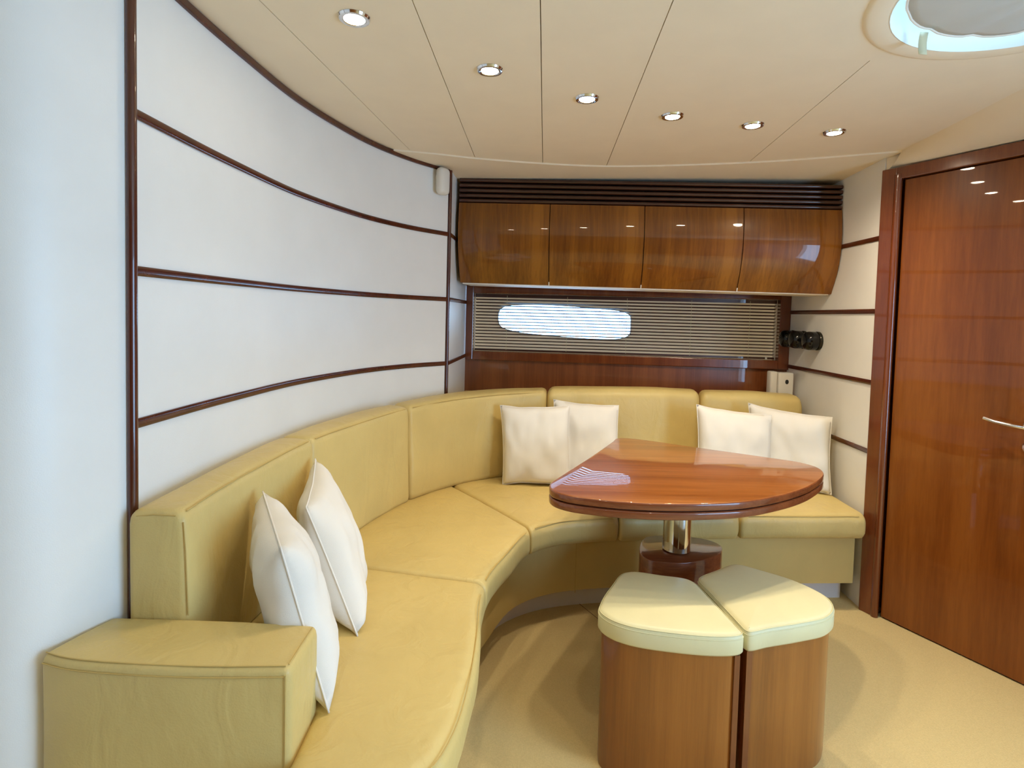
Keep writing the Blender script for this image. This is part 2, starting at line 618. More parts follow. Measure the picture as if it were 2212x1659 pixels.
def post(name, c, r, z0, z1, label):
    pts = [(c[0] + r * math.cos(2 * math.pi * i / 16), c[1] + r * math.sin(2 * math.pi * i / 16)) for i in range(16)]
    o = prism(name, pts, [(0, z0), (0, z1)], 'post')
    return tag(o, label, kind='structure')
post('trim_1', (-0.800, 1.168), 0.0105, 0.0, CEIL, 'dark red wooden post between the near wall and the curved wall')
post('trim_2', (-0.332, 2.838), 0.0095, 0.0, CEIL, 'thin dark red wooden post at the corner by the window')

# right wall
wr = sweep('wall_right', offset(right_wall, 0.01), [(0, 0), (0.04, 0), (0.04, CEIL), (0, CEIL)], 'wall_core')
tag(wr, 'cream panelled side wall between window and door', kind='structure')
panelled(wr, right_wall, STRIPS_R, CEIL, -1)

# rear walls behind the viewpoint, with the open companionway
wb = quad_board('wall_rear', (-1.45, -1.65), (2.3, -1.65), 0, CEIL, -0.04, 'door')
tag(wb, 'glossy wood wall behind the viewpoint', kind='structure')
near_right = [Vector((2.02, 1.534)), Vector((2.20, 1.1)), Vector((2.25, 0.6))]
wq = sweep('wall_near_right', near_right, [(0, 0), (0.04, 0), (0.04, CEIL), (0, CEIL)], 'wall')
tag(wq, 'cream wall with the open companionway, right of the viewpoint', kind='structure')
quad_board('wall_panel', (2.25, 0.6), (2.25, -0.9), 0.0, 0.3, 0.04, 'wall', wq)
quad_board('wall_panel', (2.25, 0.6), (2.25, -0.9), 1.6, CEIL, 0.04, 'wall', wq)
quad_board('wall_panel', (2.25, -0.9), (2.25, -1.65), 0.0, CEIL, 0.04, 'wall', wq)

# back wall: wood below the window, window, boarding behind the cabinet
wbk = quad_board('wall_back', WIN_A, WIN_B, 0.0, 1.0, 0.03, 'panel')
tag(wbk, 'glossy red-brown wood panelling under the window', kind='structure')
quad_board('upper_panel', WIN_A, WIN_B, 1.448, CEIL, 0.03, 'wall', wbk)

# ------------------------------------------------------------------ window
wd = (WIN_B - WIN_A).normalized()
wn_ = Vector((-wd.y, wd.x))          # outward, away from the room
def W(u, d, z):
    """u along the wall from its left corner, d outward, z up"""
    p = WIN_A + wd * u + wn_ * d
    return (p.x, p.y, z)
WLEN = (WIN_B - WIN_A).length
win = empty('window_1', W(WLEN / 2, 0, 1.0), 'long low window in a dark red wooden frame', kind='structure')

def wbox(name, u0, u1, d0, d1, z0, z1, mat, parent, bev=0.0):
    V = [W(u, d, z) for z in (z0, z1) for u, d in ((u0, d0), (u1, d0), (u1, d1), (u0, d1))]
    Fc = [(0, 3, 2, 1), (4, 5, 6, 7), (0, 1, 5, 4), (1, 2, 6, 5), (2, 3, 7, 6), (3, 0, 4, 7)]
    o = mk(name, V, Fc, mat, parent, False)
    if bev:
        md = o.modifiers.new('bevel', 'BEVEL')
        md.width = bev
        md.segments = 2
    return o
U0, U1 = 0.002, WLEN + 0.002
I0, I1 = 0.048, WLEN - 0.058
Z0, Z1, J0, J1 = 0.994, 1.452, 1.047, 1.402
wbox('frame_stile', U0, I0, -0.022, 0.03, Z0, Z1, 'frame', win, 0.004)
wbox('frame_stile', I1, U1, -0.022, 0.03, Z0, Z1, 'frame', win, 0.004)
wbox('frame_rail', I0, I1, -0.022, 0.03, Z0, J0, 'frame', win, 0.004)
wbox('frame_rail', I0, I1, -0.022, 0.03, J1, Z1, 'frame', win, 0.004)
wbox('reveal', I0 - 0.03, I1 + 0.03, 0.03, 0.075, J0 - 0.02, J0, 'frame', win)
wbox('reveal', I0 - 0.03, I1 + 0.03, 0.03, 0.075, J1, J1 + 0.02, 'frame', win)
wbox('reveal', I0 - 0.03, I0, 0.03, 0.075, J0, J1, 'lining', win)
wbox('reveal', I1, I1 + 0.03, 0.03, 0.075, J0, J1, 'lining', win)

# hull lining with the portlight cut into it
def wall_plate(name, outer, hole, d0, d1, mat, parent):
    bm = bmesh.new()
    edges = []
    for loop in ([outer] + ([hole] if hole else [])):
        vs_ = [bm.verts.new((p[0], p[1], 0)) for p in loop]
        edges += [bm.edges.new((vs_[i], vs_[(i + 1) % len(vs_)])) for i in range(len(vs_))]
    bmesh.ops.triangle_fill(bm, use_beauty=True, use_dissolve=False, edges=edges)
    bm.verts.index_update()
    base = [v.co.copy() for v in bm.verts]
    tris = [tuple(v.index for v in f.verts) for f in bm.faces]
    n = len(base)
    V = [W(p.x, d0, p.y) for p in base] + [W(p.x, d1, p.y) for p in base]
    Fc = tris + [tuple(i + n for i in reversed(t)) for t in tris]
    for e in bm.edges:
        if len(e.link_faces) == 1:
            a, b = e.verts[0].index, e.verts[1].index
            Fc.append((a, b, b + n, a + n))
    bm.free()
    return mk(name, V, Fc, mat, parent, False)
port = [(0.203, 1.205), (0.194, 1.292), (0.229, 1.326), (0.317, 1.339), (0.547, 1.342), (0.804, 1.328), (0.959, 1.312), (1.006, 1.288), (1.012, 1.237), (1.007, 1.174), (0.965, 1.147), (0.81, 1.137), (0.495, 1.151), (0.291, 1.171)]
portc = [(p.x, p.y) for p in catmull([Vector(p) for p in port], 5, True)]
wall_plate('hull_lining', [(I0 - 0.03, J0 - 0.02), (I1 + 0.03, J0 - 0.02), (I1 + 0.03, J1 + 0.02), (I0 - 0.03, J1 + 0.02)], portc, 0.075, 0.10, 'port_lining_glow', win)
wall_plate('pane', portc, None, 0.090, 0.094, 'glass', win)
tube('port_rim', [W(u, 0.073, z) for u, z in portc], 0.004, 'rim_white', win, 6, True)

# venetian blind in the window
bl = empty('venetian_blind', W(WLEN / 2, 0.04, J0), 'dark slatted venetian blind hanging in the long window', 'blind')
wbox('headrail', I0 + 0.004, I1 - 0.004, 0.028, 0.055, J1 - 0.022, J1 - 0.001, 'slat', bl)
wbox('bottom_rail', I0 + 0.006, I1 - 0.006, 0.030, 0.052, J0 + 0.003, J0 + 0.014, 'slat', bl)
NS = 16
first = None
for i in range(NS):
    z = J0 + 0.029 + i * (J1 - 0.036 - J0 - 0.029) / (NS - 1)
    if first is None:
        V, Fc = [], []
        tilt = math.radians(12)
        sec = []
        for q in range(5):
            a = -0.0125 + 0.025 * q / 4
            sec.append((a, 0.0008 * (1 - (a / 0.0125) ** 2)))
        ring = [(a, c + 0.0011) for a, c in sec] + [(a, c - 0.0011) for a, c in reversed(sec)]
        ring = [(a * math.cos(tilt) + c * math.sin(tilt), -a * math.sin(tilt) + c * math.cos(tilt)) for a, c in ring]
        k = len(ring)
        for u in (I0 + 0.006, I1 - 0.006):
            V += [W(u, 0.041 + a, z + c) for a, c in ring]
        Fc = [(j, (j + 1) % k, k + (j + 1) % k, k + j) for j in range(k)] + [tuple(range(k)), tuple(range(k, 2 * k))]
        first = mk('slat', V, Fc, 'blind', bl, True, 40)
        first_z = z
    else:
        c = first.copy()
        COL.objects.link(c)
        c.parent = bl
        c.location = first.location + Vector((0, 0, z - first_z))
for u in (0.25, 0.62, 0.98, 1.36, 1.70):
    tube('ladder_cord', [W(u, 0.026, J0 + 0.01), W(u, 0.026, J1 - 0.01)], 0.0008, 'strap', bl, 4)
tube('cord_knob', [W(I1 - 0.055, 0.02, J0 + 0.004), W(I1 - 0.055, 0.02, J0 + 0.014)], 0.006, 'white_plastic', bl, 8)

# ------------------------------------------------------------------ ceiling
edge_pts = catmull([(-0.552, 2.52), (-0.361, 2.567), (-0.196, 2.618), (0.119, 2.678), (0.431, 2.697), (0.828, 2.633), (1.208, 2.525), (1.606, 2.353)], 6)
crease = [Vector((1.606, 2.353)), Vector((1.533, 1.72)), Vector((1.47, 1.1)), Vector((1.40, -1.65))]
HATCH = Vector((1.135, 1.195))
ce = mk('ceiling', *box_data((-1.7, -1.7, CEIL + 0.012), (2.4, 3.6, CEIL + 0.03)), 'ceiling_gap')
bpy.data.objects.remove(ce)
def circle(c, r, n=48):
    return [(c[0] + r * math.cos(2 * math.pi * i / n), c[1] + r * math.sin(2 * math.pi * i / n)) for i in range(n)]
ce = flat_panel('ceiling', [(-1.7, -1.7), (2.4, -1.7), (2.4, 3.6), (-1.7, 3.6)], [circle(HATCH, 0.315)], CEIL + 0.008, CEIL + 0.03, 'ceiling_gap')
tag(ce, 'beige panelled ceiling with recessed lamps', kind='structure')
seams = [((-0.619, 1.348), (-0.480, 2.53)), ((-0.254, 1.331), (-0.195, 2.603)), ((0.045, 1.317), (0.121, 2.627)), ((0.352, 1.362), (0.430, 2.677)), ((0.969, 1.568), (1.056, 2.5))]
def seam_x(s, y):
    (x0, y0), (x1, y1) = s
    return x0 + (x1 - x0) * (y - y0) / (y1 - y0)
def edge_cross(s):
    for a, b in zip(edge_pts, edge_pts[1:]):
        fa, fb = a.x - seam_x(s, a.y), b.x - seam_x(s, b.y)
        if fa <= 0 <= fb:
            t = fa / (fa - fb) if fa != fb else 0
            return a.lerp(b, t)
    return edge_pts[0]
G = 0.0013
def edge_between(p, q):
    return [v for v in edge_pts if p.x + 0.003 < v.x < q.x - 0.003]
E_ = [edge_cross(s) for s in seams]
YR = -1.65
HC = 1.57                      # the hatch board ends here, flush with the boards ahead of it
# board along the curved wall
wallpts = [p for p in left_main if p.y < 2.50]
poly = [(seam_x(seams[0], YR) - G, YR), (E_[0].x - G, E_[0].y)] + [(v.x, v.y) for v in reversed(edge_between(edge_pts[0] - Vector((0.1, 0)), E_[0]))] + [(p.x, p.y) for p in reversed(wallpts)] + [(p.x, p.y) for p in reversed(left_near[:-1])]
flat_panel('ceiling_panel', poly, [], CEIL, CEIL + 0.008, 'ceiling', ce)
for i in range(3):
    a, b = seams[i], seams[i + 1]
    poly = [(seam_x(a, YR) + G, YR), (seam_x(b, YR) - G, YR), (E_[i + 1].x - G, E_[i + 1].y)] + [(v.x, v.y) for v in reversed(edge_between(E_[i], E_[i + 1]))] + [(E_[i].x + G, E_[i].y)]
    flat_panel('ceiling_panel', poly, [], CEIL, CEIL + 0.008, 'ceiling', ce)
a, b = seams[3], seams[4]
poly = [(seam_x(a, HC) + G, HC), (seam_x(b, HC) - G, HC), (E_[4].x - G, E_[4].y)] + [(v.x, v.y) for v in reversed(edge_between(E_[3], E_[4]))] + [(E_[3].x + G, E_[3].y)]
flat_panel('ceiling_panel', poly, [], CEIL, CEIL + 0.008, 'ceiling', ce)
def crease_x(y):
    for p, q in zip(crease, crease[1:]):
        if q.y <= y <= p.y:
            return p.x + (q.x - p.x) * (y - p.y) / (q.y - p.y)
    return crease[-1].x
poly = [(seam_x(b, HC) + G, HC), (crease_x(HC), HC), (crease[1].x, crease[1].y), (crease[0].x, crease[0].y)] + [(v.x, v.y) for v in reversed(edge_between(E_[4], edge_pts[-1]))] + [(E_[4].x + G, E_[4].y)]
flat_panel('ceiling_panel', poly, [], CEIL, CEIL + 0.008, 'ceiling', ce)
poly = [(seam_x(a, YR) + G, YR), (crease[3].x, YR), (crease[2].x, crease[2].y), (crease_x(HC), HC), (seam_x(a, HC) + G, HC)]
flat_panel('ceiling_panel', poly, [circle(HATCH, 0.315)], CEIL, CEIL + 0.008, 'ceiling', ce)

# lowered strip between the ceiling edge and the cabinet
V, Fc = [], []
back_line = [WIN_A.lerp(WIN_B, i / (len(edge_pts) - 1)) for i in range(len(edge_pts))]
for i, (p, q) in enumerate(zip(edge_pts, back_line)):
    t = i / (len(edge_pts) - 1)
    qq = Vector((q.x - 0.0 if i else -0.34, q.y))
    V += [(p.x, p.y, CEIL + 0.006), (p.x, p.y, CEIL - 0.007), (p.x + (qq.x - p.x) * 0.5, p.y + (qq.y - p.y) * 0.5, CEIL - 0.006 - 0.018 * t), (qq.x, qq.y, CEIL - 0.004 - 0.040 * t)]
for i in range(len(edge_pts) - 1):
    for j in range(3):
        k = i * 4 + j
        Fc.append((k, k + 1, k + 5, k + 4))
# left sliver along the curved wall
base = len(V)
sl = [p for p in left_main if p.y > 2.50]
V += [(-0.552, 2.52, CEIL - 0.007)] + [(p.x, p.y, CEIL - 0.007) for p in sl] + [(-0.328, 2.85, CEIL - 0.007), (-0.287, 3.43, CEIL - 0.004)]
Fc.append((base, *[base + 1 + i for i in range(len(sl) + 2)], 3, 2, 1))
so = mk('soffit', V, Fc, 'ceiling', ce, True, 30)

# cove that drops from the ceiling to the wall over the door
V, Fc = [], []
door_line = [Vector((1.600, 2.43)), Vector((1.93, 1.72)), Vector((2.22, 1.1)), Vector((2.25, -1.65))]
ns = 24
for i in range(ns + 1):
    t = i / ns
    p, q = at(crease, t), at(door_line, t)
    for j in range(9):
        s = j / 8
        V.append((p.x + (q.x - p.x) * s, p.y + (q.y - p.y) * s, CEIL + 0.0005 - 0.060 * (1 - (1 - s) ** 1.8)))
for i in range(ns):
    for j in range(8):
        k = i * 9 + j
        Fc.append((k, k + 1, k + 10, k + 9))
mk('ceiling_cove', V, Fc, 'ceiling', ce, True, 60)

# hatch: collar ring, white tube, acrylic lid, gathered cloth blind
ha = empty('ceiling_hatch', (HATCH.x, HATCH.y, CEIL - 0.02), 'round ceiling hatch with white rim and daylight behind its blind', 'hatch')
def ring_lathe(name, prof, mat, parent, c=HATCH, n=64, closed=True):
    V, Fc = [], []
    k = len(prof)
    for i in range(n):
        an = 2 * math.pi * i / n
        for r, z in prof:
            V.append((c.x + r * math.cos(an), c.y + r * math.sin(an), z))
    for i in range(n):
        for j in range(k if closed else k - 1):
            a, b = i * k + j, i * k + (j + 1) % k
            c_, d = ((i + 1) % n) * k + (j + 1) % k, ((i + 1) % n) * k + j
            Fc.append((a, b, c_, d))
    return mk(name, V, Fc, mat, parent, True, 45)
ring_lathe('collar', [(0.302, CEIL + 0.002), (0.302, CEIL - 0.004), (0.310, CEIL - 0.006), (0.345, CEIL - 0.006), (0.354, CEIL - 0.004), (0.360, CEIL + 0.001)], 'ceiling', ha)
ring_lathe('rim_tube', [(0.302, CEIL - 0.006), (0.300, CEIL + 0.15), (0.314, CEIL + 0.15), (0.314, CEIL - 0.002)], 'rim_white', ha)
ring_lathe('pane', [(0.0005, CEIL + 0.165), (0.15, CEIL + 0.162), (0.312, CEIL + 0.150), (0.312, CEIL + 0.153), (0.15, CEIL + 0.165), (0.0005, CEIL + 0.168)], 'glass', ha)
V, Fc = [], []
FC = Vector((1.119, 1.165))
nr, na = 12, 72
V.append((FC.x, FC.y, CEIL - 0.016))
for i in range(1, nr + 1):
    r = 0.274 * i / nr
    for j in range(na):
        an = 2 * math.pi * j / na
        fold = 0.006 * math.sin(an * 7 + 0.6) ** 8 * (i / nr) + 0.003 * math.sin(an * 3 + 1) * (i / nr)
        V.append((FC.x + r * math.cos(an), FC.y + r * math.sin(an), CEIL - 0.016 + 0.022 * (i / nr) ** 2 + fold))
for j in range(na):
    Fc.append((0, 1 + j, 1 + (j + 1) % na))
for i in range(nr - 1):
    for j in range(na):
        a_ = 1 + i * na + j
        b_ = 1 + i * na + (j + 1) % na
        Fc.append((a_, b_, b_ + na, a_ + na))
hb = mk('cloth_blind', V, Fc, 'fabric', ha, True, 60)
sd = hb.modifiers.new('thick', 'SOLIDIFY')
sd.thickness = 0.002
tube('edge_cord', [V[1 + (nr - 1) * na + j] for j in range(na)], 0.0032, 'rim_white', ha, 6, True)
V = []
for q in range(6):
    t = q / 5
    V += [(1.012 - 0.011, 1.425 + 0.004 * math.sin(t * 3), CEIL + 0.006 - 0.055 * t), (1.012 + 0.011, 1.427 + 0.004 * math.sin(t * 3), CEIL + 0.006 - 0.055 * t)]
sp = mk('pull_strap', V, [(2 * q, 2 * q + 1, 2 * q + 3, 2 * q + 2) for q in range(5)], 'strap', ha)
sd = sp.modifiers.new('thick', 'SOLIDIFY')
sd.thickness = 0.0015

# ------------------------------------------------------------------ ceiling lamps
lamps = [((-0.413, 1.416), 'round chrome recessed ceiling lamp closest to the dark ceiling trim'),
         ((-0.087, 1.688), 'round chrome recessed ceiling lamp, second in the arc from the curved wall'),
         ((0.229, 1.885), 'round chrome recessed ceiling lamp, third in the arc from the curved wall'),
         ((0.554, 2.025), 'round chrome recessed ceiling lamp, third in the arc from the door'),
         ((0.873, 2.097), 'round chrome recessed ceiling lamp, second in the arc from the door'),
         ((1.206, 2.149), 'round chrome recessed ceiling lamp closest to the door')]
d0 = None
for (x, y), lab in lamps:
    if d0 is None:
        d0 = empty('ceiling_lamp', (x, y, CEIL - 0.012), lab, 'ceiling lamp', 'arc of recessed ceiling lamps')
        cc = Vector((x, y))
        ring_lathe('bezel', [(0.026, CEIL - 0.0005), (0.026, CEIL - 0.005), (0.031, CEIL - 0.0075), (0.037, CEIL - 0.006), (0.040, CEIL - 0.0005)], 'chrome', d0, cc, 32)
        ring_lathe('lens', [(0.0004, CEIL - 0.008), (0.015, CEIL - 0.0075), (0.0255, CEIL - 0.0055), (0.0255, CEIL - 0.001), (0.0004, CEIL - 0.001)], 'lens', d0, cc, 24)
    else:
        o = copy_tree(d0, (x, y, CEIL - 0.012))
        o['label'] = lab
for ((x, y), _), k, an in zip(lamps, (0.35, 0.55, 1.1, 1.6, 2.0, 2.3), (90, 100, 110, 120, 135, 155)):
    beam(x, y, k, an)

# ------------------------------------------------------------------ overhead cabinet and grille
C0, C1 = Vector((-0.300, 2.980)), Vector((1.598, 2.744))
cd = (C1 - C0).normalized()
cn = Vector((cd.y, -cd.x))           # towards the room
CL = (C1 - C0).length
def cab_z(u, zl, zr):
    return zl + (zr - zl) * u / CL
def Cp(u, d, zl, zr):
    p = C0 + cd * u + cn * d
    return (p.x, p.y, cab_z(u, zl, zr))
def cab_sweep(name, u0, u1, ring, mat, parent, n=1, sharp=40):
    """ring: (d, zl, zr)"""
    V, Fc = [], []
    k = len(ring)
    for i in range(n + 1):
        u = u0 + (u1 - u0) * i / n
        V += [Cp(u, *q) for q in ring]
    for i in range(n):
        for j in range(k):
            a, b = i * k + j, i * k + (j + 1) % k
            Fc.append((a, b, b + k, a + k))
    Fc += [tuple(range(k)), tuple(n * k + j for j in range(k))]
    return mk(name, V, Fc, mat, parent, True, sharp)

ca = empty('overhead_cabinet', Cp(CL / 2, 0, 1.44, 1.42), 'glossy cherry overhead cabinet with four curved doors above the window', 'cabinet')
TL_, TR_, BL_, BR_ = 1.862, 1.827, 1.444, 1.419
def bulge(t):
    return 0.020 * math.sin(math.pi * min(1, t * 1.05)) - 0.072 * t ** 3
NP = 14
gaps = [0.0, 0.485, 0.968, 1.452, CL]
for i in range(4):
    out = [(bulge(q / NP), TL_ + (BL_ - TL_) * q / NP, TR_ + (BR_ - TR_) * q / NP) for q in range(NP + 1)]
    inn = [(d - 0.018, a, b) for d, a, b in reversed(out)]
    cab_sweep('door', gaps[i] + (0.002 if i else 0.001), gaps[i + 1] - (0.002 if i < 3 else 0.001), out + inn, 'cabinet', ca, 1, 35)
    if i:
        V_ = [Cp(gaps[i], bulge(0.985) + 0.001, BL_ - 0.001, BR_ - 0.001), Cp(gaps[i], bulge(0.95) + 0.001, BL_ + 0.016, BR_ + 0.016)]
        tube('catch', V_, 0.0028, 'rim_white', ca, 6)
body = [(bulge(q / NP) - 0.020, TL_ + (BL_ - TL_) * q / NP, TR_ + (BR_ - TR_) * q / NP) for q in range(NP + 1)] + [(-0.30, BL_, BR_), (-0.30, TL_, TR_)]
cab_sweep('body', 0.003, CL - 0.003, body, 'dark_line', ca, 1, 35)
cab_sweep('underside_panel', 0.012, CL - 0.012, [(bulge(1) - 0.004, BL_ - 0.006, BR_ - 0.004), (bulge(1) - 0.004, BL_ - 0.001, BR_ + 0.001), (-0.30, BL_ - 0.001, BR_ + 0.001), (-0.30, BL_ - 0.006, BR_ - 0.004)], 'lining', ca)

gr = empty('ventilation_grille', Cp(CL / 2, 0, TL_, TR_), 'dark slatted ventilation grille above the overhead cabinet', 'grille')
GT, GR_ = 1.996, 1.953
cab_sweep('backing', 0.002, CL - 0.002, [(-0.045, TL_, TR_), (-0.045, GT, GR_), (-0.07, GT, GR_), (-0.07, TL_, TR_)], 'dark_line', gr)
for i in range(5):
    a, b = (i + 0.12) / 5, (i + 0.86) / 5
    def zz(t):
        return (GT + (TL_ - GT) * t, GR_ + (TR_ - GR_) * t)
    ring = [(-0.046, *zz(b)), (-0.046, *zz(a))]
    for q in range(7):
        an = math.pi * q / 6
        t = (a + b) / 2 - (b - a) / 2 * math.cos(an)
        ring.append((-0.010 + 0.010 * math.sin(an), *zz(t)))
    cab_sweep('slat', 0.0, CL, ring, 'slat', gr, 1, 50)

# ------------------------------------------------------------------ door
dd = (DOOR_K - DOOR_J).normalized()
dn = Vector((dd.y, -dd.x))           # into the room
if dn.x > 0:
    dn = -dn
def D(u, d, z):
    p = DOOR_J + dd * u + dn * d
    return (p.x, p.y, z)
do = empty('door_1', D(0.45, 0, 0), 'glossy cherry wood door with chrome lever handle', kind='structure')
def dbox(name, u0, u1, d0_, d1_, z0, z1, mat, parent, bev=0.0):
    V = [D(u, d, z) for z in (z0, z1) for u, d in ((u0, d0_), (u1, d0_), (u1, d1_), (u0, d1_))]
    Fc = [(0, 3, 2, 1), (4, 5, 6, 7), (0, 1, 5, 4), (1, 2, 6, 5), (2, 3, 7, 6), (3, 0, 4, 7)]
    o = mk(name, V, Fc, mat, parent, False)
    if bev:
        md = o.modifiers.new('bevel', 'BEVEL')
        md.width = bev
        md.segments = 3
    return o
dbox('frame_jamb', 0.0, 0.062, -0.10, 0.0, 0.0, 1.936, 'frame', do, 0.004)
V, Fc = [], []
for z in (0.0, 1.905):
    for q in range(12):
        an = 2 * math.pi * q / 12
        V.append(D(0.066 + 0.015 * math.cos(an), -0.006 + 0.014 * math.sin(an), z))
Fc = [(j, (j + 1) % 12, 12 + (j + 1) % 12, 12 + j) for j in range(12)] + [tuple(range(12)), tuple(range(12, 24))]
mk('frame_bead', V, Fc, 'frame', do, True, 60)
dbox('frame_head', 0.0, 0.997, -0.10, -0.001, 1.886, 1.936, 'frame', do, 0.003)
dl = dbox('door_leaf', 0.084, 0.93, -0.065, -0.022, 0.006, 1.883, 'door', do, 0.002)
dbox('frame_jamb', 0.935, 0.997, -0.10, 0.0, 0.0, 1.886, 'frame', do, 0.004)
dbox('sky_block_board', -0.05, 1.05, -0.14, -0.11, 0.0, CEIL, 'dark_line', do)  # unseen board added to keep sky from showing through the door gaps
dbox('over_panel', 0.0, 0.997, -0.10, -0.02, 1.936, CEIL, 'ceiling', do)
# lever handle and lock
hc_u, hc_z = 0.552, 0.925
hn = empty('tmp', (0, 0, 0))
bpy.data.objects.remove(hn)
def ddisc(name, u, z, r, d0_, d1_, mat, parent, n=24, dome=0.0):
    V, Fc = [], []
    for d, rr in ((d0_, r), (d1_ - 0.003, r), (d1_, r * 0.86)):
        for q in range(n):
            an = 2 * math.pi * q / n
            V.append(D(u + rr * math.cos(an), d, z + rr * math.sin(an)))
    for i in range(2):
        for j in range(n):
            Fc.append((i * n + j, i * n + (j + 1) % n, (i + 1) * n + (j + 1) % n, (i + 1) * n + j))
    Fc += [tuple(range(n)), tuple(2 * n + j for j in range(n))]
    return mk(name, V, Fc, mat, parent, True, 40)
lv = tube('lever', [D(hc_u, -0.02, hc_z), D(hc_u, 0.022, hc_z), D(hc_u - 0.006, 0.029, hc_z), D(hc_u - 0.04, 0.032, hc_z + 0.002), D(hc_u - 0.09, 0.030, hc_z + 0.006), D(hc_u - 0.125, 0.024, hc_z + 0.013)], 0.0062, 'chrome', dl, 10)
ddisc('rosette', hc_u, hc_z, 0.026, -0.023, -0.014, 'chrome', dl)
ddisc('lock_plate', hc_u, hc_z - 0.075, 0.024, -0.023, -0.013, 'chrome', dl)

# ------------------------------------------------------------------ sofa
sofa = empty('corner_sofa', (0.1, 2.2, 0), 'curved yellow leather corner sofa along the walls', 'sofa')
SEAT, SBOT = 0.446, 0.332
SF = catmull([(-0.30, 0.885), (-0.205, 0.905), (-0.128, 0.97), (-0.090, 1.07), (-0.072, 1.22), (-0.066, 1.42), (-0.068, 1.60), (-0.052, 1.73), (0.005, 1.90), (0.092, 2.115), (0.20, 2.205), (0.33, 2.25), (0.60, 2.293), (1.0, 2.335), (1.565, 2.375)], 8)
SB = [Vector(p) for p in [(-0.39, 0.885), (-0.392, 1.0), (-0.394, 1.135), (-0.66, 1.185), (-0.70, 1.40)]] + catmull([(-0.70, 1.41), (-0.69, 1.60), (-0.665, 1.82), (-0.60, 2.09), (-0.48, 2.44), (-0.29, 2.68), (-0.06, 2.86), (0.18, 2.935), (0.60, 3.00), (1.06, 3.02), (1.565, 3.00)], 8)
fs = [0.0] + [nearest_t(SF, q) for q in ((-0.066, 1.675), (0.095, 2.122), (0.466, 2.275), (0.995, 2.335))] + [1.0]
bs = [0.0] + [nearest_t(SB, q) for q in ((-0.67, 1.805), (-0.29, 2.68), (0.43, 2.975), (1.06, 3.02))] + [1.0]
gapm = 0.0012
for i in range(5):
    Fp, Bp = sub(SF, fs[i], fs[i + 1], 30), sub(SB, bs[i], bs[i + 1], 30)
    o = cushion('seat_cushion', Fp, Bp, SBOT, SEAT, 0.034, 'leather', sofa, 26, 0.020, 0.006, wob=0.004, seed=i * 3.1)
    # welted seam along the front edge and across the end that shows
    line = []
    for q in range(2, 29):
        f, b = Fp[q], Bp[q]
        e = (f - b).normalized()
        line.append((f.x - e.x * 0.0095 + e.x * 0.004, f.y - e.y * 0.0095 + e.y * 0.004, SEAT - 0.0075))
    tube('stitching', line, 0.0016, 'stitch', o, 5)

# base and plinth
def inset_path(P, d):
    return offset(P, d)
SFs = sub(SF, 0, 1, 90)
SBs = sub(SB, 0, 1, 90)
bf = inset_path(SFs, 0.075)
V, Fc = [], []
def body_loft(name, Fp, Bp, z0, z1, mat):
    V, Fc = [], []
    for f, b in zip(Fp, Bp):
        V += [(f.x, f.y, z0), (f.x, f.y, z1), (b.x, b.y, z1), (b.x, b.y, z0)]
    for i in range(len(Fp) - 1):
        for j in range(4):
            a, c = i * 4 + j, i * 4 + (j + 1) % 4
            Fc.append((a, c, c + 4, a + 4))
    Fc += [(0, 1, 2, 3), tuple(4 * (len(Fp) - 1) + j for j in range(4))]
    return mk(name, V, Fc, mat, sofa, True, 40)
ba = body_loft('base', bf, SBs, 0.108, SBOT + 0.004, 'leather_base')
body_loft('plinth', inset_path(SFs, 0.155), SBs, 0.0, 0.108, 'plinth')
for px_, py_ in ((0.29, 2.36), (0.80, 2.40), (-0.08, 1.50)):
    k = min(range(len(bf)), key=lambda i: (bf[i] - Vector((px_, py_))).length)
    tube('base_seam', [(bf[k].x, bf[k].y, 0.097), (bf[k].x, bf[k].y, SBOT)], 0.0014, 'stitch', ba, 5)

# back cushions
BF = catmull([(-0.660, 1.135), (-0.665, 1.30), (-0.655, 1.50), (-0.627, 1.79), (-0.55, 2.07), (-0.428, 2.395), (-0.25, 2.63), (-0.04, 2.79), (0.19, 2.868), (0.60, 2.925), (1.02, 2.945), (1.565, 2.925)], 8)
BR = catmull([(-0.792, 1.135), (-0.786, 1.30), (-0.782, 1.50), (-0.760, 1.81), (-0.685, 2.15), (-0.545, 2.485), (-0.30, 2.83), (-0.10, 2.97), (0.20, 3.05), (0.62, 3.10), (1.04, 3.11), (1.565, 3.09)], 8)
f2 = [0.0] + [nearest_t(BF, q) for q in ((-0.627, 1.79), (-0.428, 2.395), (0.19, 2.868), (1.02, 2.945))] + [1.0]
b2 = [0.0] + [nearest_t(BR, q) for q in ((-0.760, 1.81), (-0.545, 2.485), (0.20, 3.05), (1.04, 3.11))] + [1.0]
tops = [(0.842, 0.850), (0.850, 0.856), (0.858, 0.878), (0.885, 0.885), (0.880, 0.876)]
